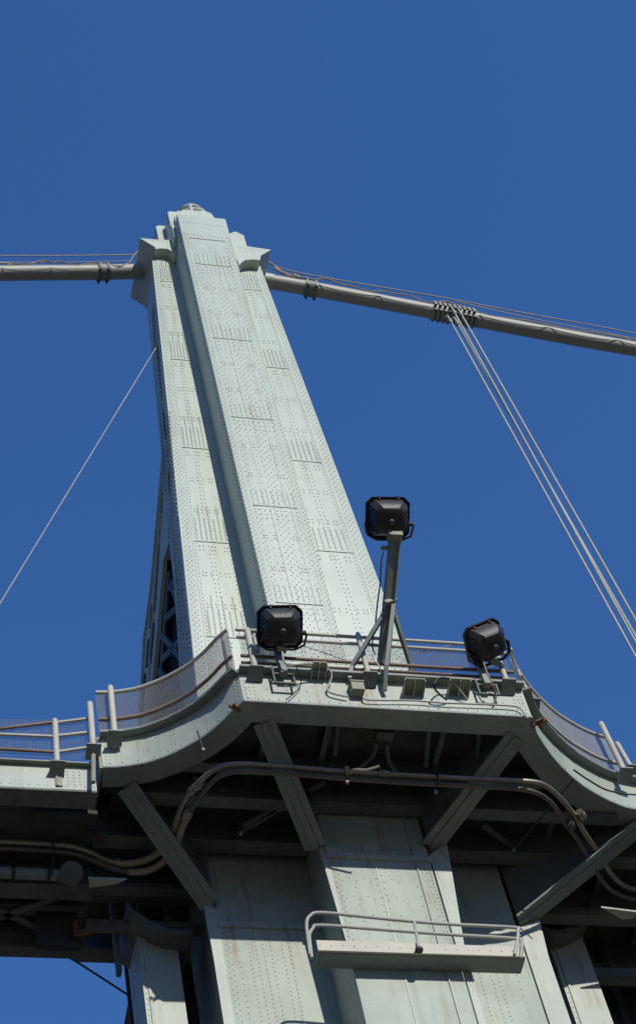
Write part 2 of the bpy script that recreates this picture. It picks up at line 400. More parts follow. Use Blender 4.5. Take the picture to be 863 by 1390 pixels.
# gusset plates in the plane of the lower faces
def gus(pts, y, t=.07, mat='paint_low'):
    g = MB(); g.prism([aty(*p, y) for p in pts], (0, t, 0)); return g.build('gusset_plate', M[mat], tower, 0)
def gus3(pts, xo, xi, y):
    g = MB(); P = [aty(*p, y) for p in pts]; g.prism(P + [V3((xi, y, -.7)), V3((xo, y, -.7))], (0, .07, 0)); return g.build('gusset_plate', M['paint_low'], tower, 0)
gus([(427,1130),(446,1163),(480,1320),(476,1300)], YL-.002)
gus3([(631,1290),(616,1200),(606,1144),(583,1160)], aty(631,1290,YL).x, xb-.001, YL-.002)
gus3([(290,1300),(274,1213),(294,1236)], aty(290,1300,YLW).x, aty(294,1236,YLW).x, YLW-.002)
gus3([(744,1298),(732,1249),(703,1258)], aty(744,1298,YLW).x, aty(703,1262,YLW).x, YLW-.002)
xwl = aty(293.5,1236,YLW).x; xwr = aty(702,1262,YLW).x
for x0, x1 in ((xwl, xa+.05), (xb-.05, xwr)):
    m = MB(); m.box(x0, x1, YLW, YLW+2.6, zl0, zl1)
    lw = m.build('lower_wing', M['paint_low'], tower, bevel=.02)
    r = MB(); m = MB()
    zq = aty(350,1258,YLW).z - .02
    m.box(x0-.01, x1, YLW-.06, YLW+.01, zq-.05, zq+.07)
    if x0 > 12:
        m.box(x0+.5, x0+.53, YLW-.03, YLW+.01, 20, zl1); 
    join_into(m, lw)
    for x, st, k in ((x0+.08,.16,0),(x0+.16,.16,.08),(x0+.32,.16,0),(x1-.35,.2,0),(x0+.55,.12,0),(x0+.7,.12,.06),(x0+.85,.12,0),(x0+1.0,.12,.06),(x0+1.25,.12,0),(x0+1.4,.12,.06)):
        if x < x1: col(r, x, 32.5, zl1, st, YLW, .02, k, .02)
    join_into(r, lw)

# ================================================================== BALCONY
OUTPX = [(140,1040),(158,1040),(177,1038),(200,1034),(221,1027),(238,1020),(256,1011),(275,1000),(292,987),(305,975),(317,962),(329,948)]
OUTPX_R = [(718,977),(726,993),(735,1008),(747,1025),(760,1040),(775,1054),(790,1066),(808,1077),(825,1086),(845,1094),(863,1098)]
ZF0, ZF1 = 37.5, 38.4
Lf = [atz(*p, ZF0) for p in OUTPX]; Rt = [atz(*p, ZF0) for p in OUTPX_R]
Rt += [Rt[-1]+V3((.8,.12,0)), Rt[-1]+V3((7,.5,0))]
yf = 26.38
Lf[-1] = V3((8.9, yf, ZF0)); Rt[0] = V3((15.08, yf, ZF0))
def nrm(path):          # outward (towards -Y side) normals in plan
    out = []
    for i in range(len(path)):
        a = path[max(i-1,0)]; b = path[min(i+1,len(path)-1)]; t = (b-a).normalized(); out.append(V3((t.y, -t.x, 0)))
    return out
def offs(path, d, z=None):
    n = nrm(path); return [V3((p.x+q.x*d, p.y+q.y*d, p.z if z is None else z)) for p, q in zip(path, n)]
def wall(mb, path, d0, d1, z0, z1):      # ribbon solid following a path
    A0, A1 = offs(path, d0, z0), offs(path, d1, z0); B0, B1 = offs(path, d0, z1), offs(path, d1, z1)
    n = len(path); o = len(mb.v)
    mb.v += A0 + A1 + B0 + B1
    for i in range(n-1):
        a, b = o+i, o+i+1
        mb.f += [[a, b, b+n, a+n], [a+2*n, a+3*n, b+3*n, b+2*n], [a, a+2*n, b+2*n, b], [a+n, b+n, b+3*n, a+3*n]]
    mb.f += [[o, o+n, o+3*n, o+2*n], [o+n-1, o+3*n-1, o+4*n-1, o+2*n-1]]
balcony = thing('balcony', (12, 29, 37), 'curved green steel balcony wrapping the tower, its underside in deep shade', 'balcony')
Fr = [Lf[-1], Rt[0]]
for path, nm, lab in ((Lf, 'curved_fascia', None), (Fr, 'front_fascia', None), (Rt, 'curved_fascia', None)):
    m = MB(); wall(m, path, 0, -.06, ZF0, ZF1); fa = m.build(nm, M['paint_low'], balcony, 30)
    r = MB(); n = nrm(path)
    for dz in (.1,) if nm != 'front_fascia' else (.08, .42):
        for i in range(len(path)-1):
            a, b = path[i], path[i+1]; k = max(1, int((b-a).length/.21))
            for j in range(k):
                if dz > .3 and j % 2: continue
                p = a.lerp(b, (j+.5)/k); q = n[i] if len(path) > 2 else n[0]; r.rivet((p.x, p.y, ZF0+dz), q, .022, .022)
    for idx, cnt in ((0, 2), (len(path)-1, 2)) if len(path) > 2 else ((0, 3), (1, 3)):
        p = path[idx]; q = n[idx]; tt = V3((-q.y, q.x, 0)) * (1 if idx == 0 else -1)
        for c in range(cnt):
            for j in range(7): r.rivet((p.x+tt.x*(.08+.09*c), p.y+tt.y*(.08+.09*c), ZF0+.1+j*.115), q, .02, .02)
    if nm == 'curved_fascia':
        i = 5 if path is Lf else 4
        for c in (-.04, .04):
            for j in range(7):
                p = path[i]; q = n[i]; r.rivet((p.x-q.y*c, p.y+q.x*c, ZF0+.1+j*.115), q, .02, .02)
    join_into(r, fa)
for i_, path in enumerate((Lf, Fr, Rt)):
    e = .004*(i_ == 1)
    m = MB(); wall(m, path, .02+e, -.5, ZF0-.06-e, ZF0-.003-e); m.build('bottom_flange', M['paint_grey'], balcony, 30)
    m = MB(); wall(m, path, .2+e, -.1, ZF1+.003+e, ZF1+.07+e); m.build('top_lip', M['paint_grey'], balcony, 30)
    m = MB(); wall(m, path, -.02-e, -.08, ZF1+.08, ZF1+.2+e); m.build('kick_strip', M['paint_grey'], balcony, 30)
# left closing end of the curved fascia
m = MB(); m.box(Lf[0].x-.07, Lf[0].x-.005, Lf[0].y+.0, Lf[0].y+1.4, ZF0-.06, ZF1+.07); m.build('end_plate', M['paint_grey'], balcony, 0)
# deck plate: follows the outline, soffit seen from below
m = MB()
outl = offs(Lf, -.08) + offs(Rt, -.08)
poly = [(p.x, p.y, 38.12) for p in outl] + [(outl[-1].x, 37, 38.12), (aty(196,1285,33.3).x, 37, 38.12), (aty(196,1285,33.3).x, 33.2, 38.12), (6.2, 33.2, 38.12)]
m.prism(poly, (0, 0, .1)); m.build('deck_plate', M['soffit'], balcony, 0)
# longitudinal floor beams, stringers
def ibeam(m, p, q, d, fw, t=.05):
    p = V3(p); q = V3(q); m.beam(p+V3((0,0,-d/2)), q+V3((0,0,-d/2)), t, d); m.beam(p+V3((0,0,-d)), q+V3((0,0,-d)), fw, t)
for (x0, x1, y, d, fw) in ((7.9, 16.3, 28.25, .5, .26), (6.9, 17.6, 28.95, .75, .3), (6.3, 24, 30.1, .8, .35), (6.3, 24, 31.6, .8, .35), (6.3, 24, 33.2, .9, .4)):
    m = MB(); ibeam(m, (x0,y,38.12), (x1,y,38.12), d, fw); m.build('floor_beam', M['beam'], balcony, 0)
for x in (10.9, 13.4, 14.6, 9.6, 8.3, 16.4, 17.9, 19.2, 20.6):
    y0 = 26.95 if 9 < x < 15.2 else 28.7
    m = MB(); ibeam(m, (x,y0,38.12), (x,28.2 if y0 < 27 else 33,38.12), .26, .12, .03); m.build('stringer', M['beam'], balcony, 0)
# cantilever brackets: web with sloping bottom flange
def bracket(top, bot, wd=.42, ztop=38.1):
    top = V3(top); bot = V3(bot); d = (bot-top); hz = V3((d.x, d.y, 0)).normalized(); sd = V3((-hz.y, hz.x, 0))
    m = MB(); t = .03
    poly = [top, bot, V3((bot.x,bot.y,ztop)), V3((top.x,top.y,ztop))]
    m.prism([p-sd*t for p in poly], sd*2*t); b = m.build('cantilever_bracket', M['beam'], balcony, 0)
    m = MB(); m.beam(top, bot, wd, .06); m.beam(top+V3((0,0,-.05)), bot+V3((0,0,-.05)), wd*.3, .035); m.build('bracket_flange', M['paint_grey'], b, 0, bevel=.006)
    m = MB()
    for j in range(14):
        p = top.lerp(bot, .15+.8*j/14); p = V3((p.x, p.y, p.z+.22)); 
        m.rivet(p+sd*t, sd, .022, .02); m.rivet(p-sd*t, -sd, .022, .02)
    join_into(m, b)
    return b
bracket(atz(358,980,37.45), aty(428,1150,YL), .46)
bracket(atz(700,1000,37.45), aty(584,1150,YL), .5)
bracket(atz(172,1068,37.42), aty(285,1228,YLW), .46)
bracket(atz(868,1122,37.42), aty(704,1254,YLW), .5)
# lateral bracing rods under the deck
for a, b in (((655,1120),(752,1192)), ((310,1140),(440,1062)), ((600,1062),(660,1100)), ((420,1075),(330,1120))):
    m = MB(); m.beam(atz(*a, 37.6), atz(*b, 37.6), .12, .04); m.build('lateral_brace', M['beam'], balcony, 0)
m = MB()
m.box(atz(508,1000,37.9).x, atz(531,1000,37.9).x, 27.2, 27.42, 37.75, 38.1); jb = m.build('outlet_box', M['beam'], balcony, 0)
m = MB(); c = atz(527,988,37.74)
m.tube([c, c+V3((0,.0,-.02))], .04, 10); m.build('outlet_hole', M['void'], jb, 0)
for pts in ([(510,1008),(507,1024),(490,1040),(470,1053)], [(525,1010),(527,1030),(535,1045),(545,1055)]):
    m = MB(); m.tube(smoothpath([atz(*p, 37.72-.04*i) for i, p in enumerate(pts)]), .05, 8); m.build('flexible_tail', M['beam'], jb)
for pts in ([(650,988),(648,1030)],[(460,975),(454,1025)],[(582,985),(578,1040)]):
    m = MB(); m.tube([atz(*p, 37.75) for p in pts], .055, 8); m.build('drop_pipe', M['beam'], balcony)
# rusty clips on the fascia
def clip(a, b, c, z, lab):
    m = MB(); A, B, C3 = (atz(*p, z) for p in (a, b, c)); m.beam(A, B, .05, .05); m.beam(A.lerp(B,.5)+V3((0,.0,.06)), C3, .04, .04)
    m.beam(A.lerp(B,.3)+V3((0,-.05,.03)), A.lerp(B,.75)+V3((0,-.05,.03)), .05, .05)
    tag(m.build('pipe_clip', M['rusty'], None, 0), lab, 'clip', 'rusty clips on the balcony edge')
clip((311,958),(326,966),(318,955), 37.4, 'rusty clip under the left front corner of the balcony')
clip((720,986),(742,977),(735,990), 37.4, 'rusty clip under the right front corner of the balcony')

# ================================================================== RAILINGS
def rodlist(m, pts, r, n=8): m.tube(pts, r, n)
def wiremesh(m, base, z0, z1, sp=.05, w=.0085):
    # base: dense list of plan points
    P = []; acc = 0; prev = base[0]
    tot = sum((base[i+1]-base[i]).length for i in range(len(base)-1)); k = int(tot/sp)
    def at(s):
        for i in range(len(base)-1):
            l = (base[i+1]-base[i]).length
            if s <= l: return base[i].lerp(base[i+1], s/l if l else 0)
            s -= l
        return base[-1]
    zA = z0 if callable(z0) else (lambda t: z0); zB = z1 if callable(z1) else (lambda t: z1)
    for i in range(k+1):
        p = at(tot*i/k); t = i/k
        m.tube([(p.x,p.y,zA(t)), (p.x,p.y,zB(t))], w, 3, False)
    H = zB(.5)-zA(.5); n = int(H/sp)
    q = [at(tot*i/24) for i in range(25)]
    for j in range(n+1):
        m.tube([(p.x,p.y,zA(i/24)+(zB(i/24)-zA(i/24))*j/n) for i, p in enumerate(q)], w, 3, False)
ZRT, ZRL = 39.9, 38.95
rail = thing('balcony_railing', (12, 26.4, 38.3), 'chipped white pipe railing with wire mesh following the curved balcony edge', 'railing')
pl = offs(Lf, .1); pr = offs(Rt[:11], .1)
front = [V3((9.0, yf-.08, 0)), V3((15.0, yf-.08, 0))]
def setz(path, z): return [V3((p.x, p.y, z)) for p in path]
for path, nm in ((pl, 'l'), (pr, 'r')):
    for z, mt in ((ZRT, 'rail'), (ZRL, 'railrust' if nm == 'l' else 'rail')):
        m = MB(); m.tube(smoothpath(setz(path, z), 4), .042, 8); m.build('curved_rail', M[mt], rail)
    m = MB(); wiremesh(m, smoothpath(setz(offs(path, -.02), 0), 4), ZF1+.12, ZRT-.04, .038, .006); m.build('mesh_panel', M['mesh'], rail, 0)
for dz, rr, dy in ((0,.04,0), (-.26,.04,.0), (-.95,.04,0), (-1.12,.035,.05)):
    m = MB(); m.tube([V3((9.0,yf-.08+dy,ZRT+dz)), V3((15.0,yf-.08+dy,ZRT+dz))], rr, 8); m.build('straight_rail', M['rail'] if dz in (0,-.26) else M['railrust'], rail)
m = MB(); wiremesh(m, [V3((9.05,yf-.04,0)), V3((14.95,yf-.04,0))], ZF1+.5, ZRT-.3, .048, .0045); m.build('mesh_panel', M['mesh'], rail, 0)
def post(t0, b0, y, r=.068, mat='rail', bk=True, par=None):
    par = par or rail
    b = aty(*b0, y); tp = aty(*t0, y); tp = V3((b.x + (tp.x-b.x)*.5, b.y, tp.z))
    m = MB(); m.tube([b, tp, tp+V3((0,0,.05)), tp+V3((0,0,.09))], [r, r, r*.8, r*.3], 10); p = m.build('post', M[mat], par)
    m = MB(); w = .15
    m.prism([(b.x-w,b.y-.16,b.z+.03),(b.x-w,b.y+.14,b.z+.03),(b.x-w,b.y+.14,b.z-.16),(b.x-w,b.y-.16,b.z+.0)], (2*w,0,0))
    if bk: m.build('post_bracket', M['paint_grey'], p, 0)
    return p
post((152,934),(156,1000), 28.0); post((124,956),(127,1018), 28.2, .07)
post((305,866),(314,926), 26.62); post((336,856),(347,912), 26.22, .07)
post((487,862),(501,920), 26.22, .06); post((668,872),(689,930), 26.22, .06); post((690,897),(722,956), 26.9, .06)
post((811,983),(848,1050), 28.3, .07); post((832,1010),(858,1046), 28.7, .06)
# short mid stanchion next to the first lamp with its knob
m = MB(); a = aty(345,862,26.2); b = aty(350,885,26.2); m.tube([a, b], .045, 8); m.build('short_stanchion', M['rail'], rail)

# --- left walkway: deck piece, its own railing
walk = thing('approach_walkway', (2, 29, 36.9), 'pale steel walkway edge running off to the left at the balcony end, dark below', 'walkway')
yk = 28.45; xk1 = 6.12
m = MB(); m.box(-6, xk1, yk, yk+.06, 36.93, 37.66); fa = m.build('fascia', M['paint_low'], walk, 0)
m = MB(); m.box(-6, xk1, yk+.0, yk+.45, 36.87, 36.93); m.build('bottom_flange', M['beam'], walk, 0)
m = MB(); m.box(-6, xk1, yk-.12, yk+.05, 37.66, 37.70); m.box(-6, xk1, yk+.07, yk+.1, 37.7, 37.92); m.build('toe_board', M['paint_grey'], walk, 0)
r = MB()
x = -5.9
while x < xk1: r.rivet((x, yk, 37.03), FR, .02, .02); x += .19
for k in range(3):
    for j in range(6): r.rivet((5.55+k*.12, yk, 37.1+j*.1), FR, .02, .02)
join_into(r, fa)
m = MB(); m.box(5.28, 5.42, yk-.03, yk, 37.0, 37.64); m.box(5.3, 5.33, yk-.05, yk, 37.0, 37.62); m.build('rust_streaked_strap', M['boxpaint'], walk, 0)
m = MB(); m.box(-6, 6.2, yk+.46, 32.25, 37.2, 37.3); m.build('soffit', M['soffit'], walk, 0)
for y, d in ((30.75, .75), (32.2, 1.0), (31.5, .5)):
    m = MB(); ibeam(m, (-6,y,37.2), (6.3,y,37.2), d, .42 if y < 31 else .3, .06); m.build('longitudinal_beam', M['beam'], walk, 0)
for x in (-3, 1.0, 5.2):
    m = MB(); m.box(x, x+.9, 31.5, 31.6, 35.6, 37.2); m.build('hanger_plate', M['shade_steel'], walk, 0)
for a, b in (((-1,30.8),(1.2,32.2)), ((1.0,32.2),(3.0,30.8)), ((2.9,30.9),(5.2,32.15)), ((2.9,32.15),(5.2,30.9))):
    m = MB(); m.beam((a[0]+0.6,a[1],36.55), (b[0]+.6,b[1],36.55), .14, .05); m.build('cross_brace', M['beam'], walk, 0)
m = MB(); m.beam(aty(144,1058,29.6), aty(133,1138,29.6), .3, .2, (0,1,0)); m.build('hanger_post', M['shade_steel'], walk, 0)
m = MB(); m.box(4.9, 6.2, 29.0, 29.3, 36.85, 37.0); m.build('rusted_plate', M['shade_steel'], walk, 0)
m = MB(); m.prism([atz(*p, 36.3) for p in ((120,1190),(172,1192),(158,1198),(122,1203))], (0,0,-.05)); m.build('bearing_plate', M['paint_low'], walk, 0)
m = MB(); m.box(5.95, 6.05, 31.3, 31.4, 35.8, 36.2); m.beam((6.0,31.3,35.8),(6.3,31.3,35.85),.12,.05); m.build('rusty_bearing', M['rusty'], walk, 0)
wr_ = thing('walkway_railing', (4, 28.4, 37.6), 'three-rail white and rust pipe railing of the walkway at left edge', 'railing')
for (p, q, mt) in (((-160,1008),(77,980),'railrust'), ((-160,990),(77,1000),'rail'), ((-160,1007),(77,1021),'railrust'),
                   ((77,981),(124,975),'rail'), ((77,999),(124,994),'rail'), ((77,1021),(124,1014),'rail')):
    m = MB(); m.tube([aty(*p, 28.32), aty(*q, 28.32)], .036, 8); m.build('pipe_rail', M[mt], wr_)
post((77,979),(78,1041), 28.3, .066, 'rail', True, wr_)
b = aty(127,1025,28.2); m = MB(); m.tube([b, aty(127,1062,28.2)], .05, 8); m.build('post_foot', M['boxpaint'], wr_)
m = MB(); wiremesh(m, [V3((-1,28.38,0)), V3((6.1,28.38,0))], lambda t: 37.85, lambda t: 38.75+.42*t, .06, .0045); m.build('mesh_panel', M['mesh'], wr_, 0)

# ================================================================== FLOODLIGHTS
def frame_from(aim, roll):
    z = V3(aim).normalized(); x = V3((1,0,0)); x = (x - z*x.dot(z)).normalized(); y = -(z.cross(x)); roll = -roll
    c, s = math.cos(roll), math.sin(roll); x2 = x*c + y*s; y2 = -x*s + y*c
    return x2, y2, z
def octa(w, h, c=.36): return [(-w+c*w,-h),(w-c*w,-h),(w,-h+c*h),(w,h-c*h),(w-c*w,h),(-w+c*w,h),(-w,h-c*h),(-w,-h+c*h)]
def floodlight(center, aim, roll, label, post_px, size=1.0):
    x, y, z = frame_from(aim, roll); C = V3(center)
    t = thing('floodlight', C, label, 'floodlight', 'black floodlights on the balcony front')
    T = lambda a, b, c: C + x*(a*size) + y*(b*size) + z*(c*size)
    # +y is up in the picture
    m = MB()
    rings = [(.445,.415,.10),(.455,.425,.06),(.455,.425,.02),(.425,.395,.0),(.41,.38,-.10),(.385,.35,-.24),(.34,.30,-.34),(.27,.235,-.40),(.2,.17,-.42)]
    o = []
    for w, h, zz in rings: o.append([T(a, b, zz) for a, b in octa(w, h, .27 if zz > -.3 else .36)])
    vsl = [p for rr in o for p in rr]; fs = []
    for i in range(len(rings)-1):
        for k in range(8): fs.append((i*8+k, i*8+(k+1) % 8, (i+1)*8+(k+1) % 8, (i+1)*8+k))
    fs.append(tuple(range(8))); fs.append(tuple(reversed(range((len(rings)-1)*8, len(rings)*8))))
    m.add(vsl, fs); body = m.build('housing', M['black'], t, 25, bevel=.012)
    m = MB(); m.add([T(a, b, .115) for a, b in octa(.40,.37,.4)] + [T(a, b, .10) for a, b in octa(.40,.37,.4)], [tuple(range(8)), tuple(reversed(range(8,16)))] + [(k,(k+1)%8,8+(k+1)%8,8+k) for k in range(8)])
    m.build('lens', M['glass'], t, 0)
    m = MB()
    rim = octa(.47,.44,.27)
    for k in range(8):
        a, b = rim[k], rim[(k+1) % 8]; m.beam(T(*a,.04), T(*b,.04), .035*size, .09*size, z)
    m.build('rim', M['black'], t, 0)
    for sx in (-.2, .22):
        m = MB(); m.beam(T(sx,.44,.06), T(sx,.40,-.07), .035, .03, x); m.beam(T(sx,.45,.05),T(sx,.45,.0),.05,.02,x); m.build('latch', M['rusty'], t, 0)
    for sx in (-1, 1):
        m = MB(); m.beam(T(sx*.40,.24,-.08), T(sx*.27,.36,-.08), .035, .05, z)
        for k in range(5): m.beam(T(sx*.42,.2-.12*k,-.02), T(sx*.40,.2-.12*k,-.24), .02, .05, x)
        m.build('stiffening_fin', M['black'], t, 0)
    m = MB(); m.tube([T(0,-.06,-.40), T(0,-.06,-.47), T(0,-.06,-.49)], [.07,.062,.04], 14); m.build('rear_knob', M['cablelow'], t)
    m = MB(); pth = [T(-.47,-.12,-.05), T(-.52,-.16,-.12), T(-.48,-.36,-.2), T(-.3,-.46,-.24), T(.28,-.46,-.24), T(.48,-.38,-.2), T(.55,-.16,-.12), T(.47,-.10,-.05)]
    for a, b in zip(pth, pth[1:]): m.beam(a, b, .035, .08, z)
    m.tube([T(-.52,-.13,-.08),T(-.44,-.13,-.08)],.05,10); m.tube([T(.54,-.13,-.08),T(.44,-.13,-.08)],.05,10)
    m.build('yoke', M['yoke'], t, 0)
    return t, T
yl = 25.75
A1 = aty(380,851,yl)
t1, T1 = floodlight(A1, (.05,.50,.86), math.radians(-5), 'black floodlight on a short stand in front of the tower foot, left of the mast', None)
A3 = aty(657,871,yl)
t3, T3 = floodlight(A3, (-.30,.42,.86), math.radians(-20), 'tilted black floodlight on a short stand by the right front corner', None, .94)
YM = 24.3
A2 = aty(526,703,YM-.15)
t2, T2 = floodlight(A2, (.05,.46,.86), math.radians(-4), 'black floodlight held high on the tip of the leaning mast', None)
# stands for lamps 1 and 3
def stand(T, foot, label):
    base = aty(*foot, yf-.1)
    t = thing('lamp_stand', base, label, 'lamp stand', 'short stands under the floodlights')
    j = T(0,-.47,-.26); knee = V3((base.x+.0, yf-.22, base.z+.95))
    m = MB(); m.tube([j, j.lerp(knee,.5), knee], .06, 10); m.build('neck_tube', M['paint_low'], t)
    m = MB(); m.beam(knee+V3((0,0,.05)), V3((knee.x+.03, yf-.2, base.z-.15)), .15, .15, (0,1,0)); m.build('stem', M['paint_grey'], t, 0, bevel=.01)
    m = MB(); w = .19; y0 = yf-.2
    fx, fz = base.x+.02, base.z-.25
    for z_ in (.12, -.2): m.box(fx-w, fx+w, y0, y0+.05, fz+z_, fz+z_+.05)
    for x_ in (-w-.045, w): m.box(fx+x_, fx+x_+.045, y0-.005, y0+.05, fz-.2, fz+(.42 if x_ < 0 else .17)); m.box(fx+x_+.005, fx+x_+.04, y0+.05, yf-.02, fz+.08, fz+.13)
    m.build('clamp_frame', M['beam'], t, 0, bevel=.008)
    m = MB(); c = T(0,-.44,-.3); m.beam(c+V3((-.1,0,.03)), c+V3((.08,0,-.05)), .12, .07); m.build('swivel', M['boxpaint'], t, 0)
    return knee, base
k1, b1 = stand(T1, (381,915), 'short grey stand clamped to the balcony under the left floodlight')
k3, b3 = stand(T3, (656,930), 'short grey stand clamped to the balcony under the tilted right floodlight')
# mast
base = aty(519,903,yf+.1); tip = aty(535,729,YM)
mast = thing('floodlight_mast', base, 'grey-green steel mast leaning out from the balcony on three struts', 'mast')
m = MB(); m.beam(base, tip, .21, .17, (0,-.5,1)); mm = m.build('mast_beam', M['paint_grey'], mast, 0, bevel=.01)
m = MB(); d = (tip-base).normalized(); m.beam(base+V3((.105,-.06,0)), tip+V3((.105,-.06,0)), .025, .2, (0,-.5,1)); m.build('side_channel', M['paint_low'], mast, 0)
mid = base.lerp(tip, .45)
s1 = aty(477,905,yf-.1); s1b = aty(474,922,yf-.1)
for pts, nm in (([s1b, s1, aty(490,885,yf-.3), mid], 's'), ([aty(522,938,yf-.1), aty(524,905,yf-.4), mid+V3((.08,-.1,-.1))], 's'), ([aty(558,915,yf+.1), aty(557,903,yf), mid+V3((.1,0,.1))], 's')):
    m = MB()
    for a, b in zip(pts, pts[1:]): m.beam(a, b+(b-a).normalized()*.04, .09, .09, (0,-1,.3))
    m.build('strut', M['paint_grey'], mast, 0, bevel=.008)
m = MB(); m.beam(mid+V3((-.1,-.14,-.06)), mid+V3((.16,-.14,.1)), .1, .1); m.build('strut_joint', M['boxpaint'], mast, 0)
m = MB(); m.beam(tip+V3((-.15,-.02,-.02)), tip+V3((.15,-.02,-.02)), .24, .18); m.tube([tip, T2(0,-.46,-.24)], .07, 8)
for s in (-.13, .13): m.beam(tip+V3((s,-.1,-.1)), tip+V3((s,-.1,.14)), .04, .12)
m.build('mast_head', M['boxpaint'], mast, 0)
m = MB(); h = tip.lerp(base,.09); m.beam(h, h+V3((-.28,-.0,0)), .08, .05); m.build('cable_hook', M['paint_grey'], mast, 0)
m = MB(); m.tube(smoothpath([aty(521,745,YM+.1), aty(517,765,YM+.3), aty(516,790,YM+.6), aty(512,820,YM+1), aty(509,850,YM+1.5), aty(505,875,yf-.15), aty(509,888,yf-.2)]), .016, 6)
tag(m.build('hanging_wire', M['blackwire']), 'thin dark wire hanging beside the mast from its hook', 'wire')

# ---- small hardware on the front fascia
ff = yf-.005
def fbox(px0, px1, py0, py1, d, name, mat, label, cat, group=None, rib_=False):
    a = aty(px0, py0, ff); b = aty(px1, py1, ff); x0, x1 = a.x, b.x; z1, z0 = a.z, b.z
    m = MB(); m.box(x0, x1, ff-d, ff, z0, z1)
    t = thing(name, (x0, ff, z0), label, cat, group); m.build('box_body', M[mat], t, 0, bevel=.01)
    m = MB(); m.box(x0-.02, x1+.02, ff-d-.02, ff, z1, z1+.03)
    m.build('lid', M[mat], t, 0)
    return t, x0, x1, z0, z1
fbox(473,493,936,947,.22,'junction_box','boxpaint','small rust-stained junction box on the balcony front beside the mast','junction box')
def fch(px0, px1, py0, py1, label):
    a = aty(px0, py0, ff); b = aty(px1, py1, ff); x0, x1 = a.x, b.x; z1, z0 = a.z, b.z; d = .3
    t = thing('seat_bracket', (x0, ff, z0), label, 'bracket', 'box brackets on the balcony front')
    z1 = aty(px0, py1-4, ff).z; d = .38; z0 = z1-.14
    m = MB(); m.box(x0, x1, ff-d, ff-.002, z1, z1+.03); m.build('top_plate', M['boxpaint'], t, 0)
    for xx in (x0, (x0+x1)/2, x1):
        m = MB(); m.prism([(xx-.012, ff-d+.02, z1-.001), (xx-.012, ff-.003, z1-.001), (xx-.012, ff-.003, z0), (xx-.012, ff-d+.02, z1-.03)], (.024,0,0)); m.build('web', M['paint_low'], t, 0)
fch(540,573,924,944,'stained box bracket on the balcony front just right of the mast')
fch(600,634,922,944,'box bracket on the balcony front left of the tilted floodlight')
fch(417,440,905,922,'pale box bracket behind the looping white wire')
# white and dark service wires over the fascia
def wire(name, pts, y, r, mat, label, grp=None):
    m = MB(); m.tube(smoothpath([aty(*p[:2], p[2] if len(p) > 2 else y) for p in pts]), r, 6)
    return tag(m.build(name, M[mat]), label, 'wire', grp)
wire('service_wire', [(383,885,25.9),(385,897,25.95),(392,903,26),(404,902,26),(425,901,26.05),(441,904,26.1),(450,915,26.2),(447,928,26.3),(444,935,26.3),(450,941,26.3),(472,946,26.3)], 26, .022, 'rope', 'looping pale wire from left floodlight to the junction box')
wire('service_wire', [(493,945,26.3),(500,950,26.3),(560,951,26.3),(600,954,26.3),(650,956,26.3),(692,958,26.3),(706,962,26.3),(716,975,26.3)], 26.3, .02, 'rope', 'pale wire running along the balcony front to its right corner')
wire('service_wire', [(606,950,26.3),(598,944,26.2),(590,935,26.1),(590,926,26),(598,920,26.05),(612,922,26.1)], 26.3, .022, 'blackwire', 'dark wire hoop on the balcony front next to a box bracket')
wire('service_wire', [(614,922,26.05),(625,938,26.2),(635,950,26.3)], 26.3, .016, 'rope', 'short straight pale wire slanting across a box bracket')
wire('service_wire', [(654,893,25.9),(660,912,25.9),(668,928,26),(673,945,26.2),(669,955,26.3)], 26, .018, 'tan', 'thin wire curling down from the tilted floodlight')
wire('service_wire', [(402,905,26),(407,918,26.2),(408,930,26.3),(398,942,26.3),(388,950,26.3)], 26, .012, 'blackwire', 'thin dark wire tail below the left floodlight stand')
wire('service_wire', [(505,888,26.1),(509,898,26.1),(515,905,26.1),(518,920,26.25),(524,930,26.3)], 26, .016, 'rope', 'thin pale wire curling past the mast foot')
wire('edge_wire', [(778,1045,27.6),(800,1060,28),(825,1073,28.25),(863,1079,28.4),(930,1082,28.5)], 28, .02, 'blackwire', 'dark wire clipped along the right curved fascia')
wire('stay_wire', [(560,888),(600,879),(640,870)], 26.5, .014, 'tan', 'thin tan wire slanting behind the front railing mesh at right')
wire('stay_wire', [(408,876),(440,886),(472,898)], 26.5, .01, 'blackwire', 'thin dark wire slanting behind the railing left of the mast')

# ================================================================== CONDUITS
cpx = [(-60,1141),(0,1143),(60,1146),(95,1149),(120,1156),(140,1166),(158,1172),(180,1172),(205,1164),(225,1148),(238,1122),(246,1098),(258,1075),(278,1055),(300,1041),(330,1037),(400,1042),(470,1047.5),(560,1053),(660,1058),(715,1061),(738,1066),(758,1082),(775,1102),(792,1130),(812,1160),(830,1188),(846,1202),(865,1208),(900,1211)]
cp = thing('service_conduit', atz(430,1044,36.9), 'long galvanised conduit bending around under the balcony, upper of the pair', 'conduit', 'paired conduits under the balcony')
def sub(name, pts, z, r, mat, par):
    m = MB(); m.tube(smoothpath([atz(*p, z) for p in pts], 5), r, 12); return m.build(name, M[mat], par)
sub('straight_run', cpx[:7], 36.9, .066, 'conduit', cp); sub('flexible_bend', cpx[6:11]+[(244,1105)], 36.9, .078, 'tanpipe', cp)
sub('elbow_run', [(242,1108)]+cpx[11:], 36.9, .064, 'conduit', cp)
cp2 = thing('service_conduit', atz(430,1055,36.7), 'darker conduit of the pair, half hidden below the galvanised one', 'conduit', 'paired conduits under the balcony')
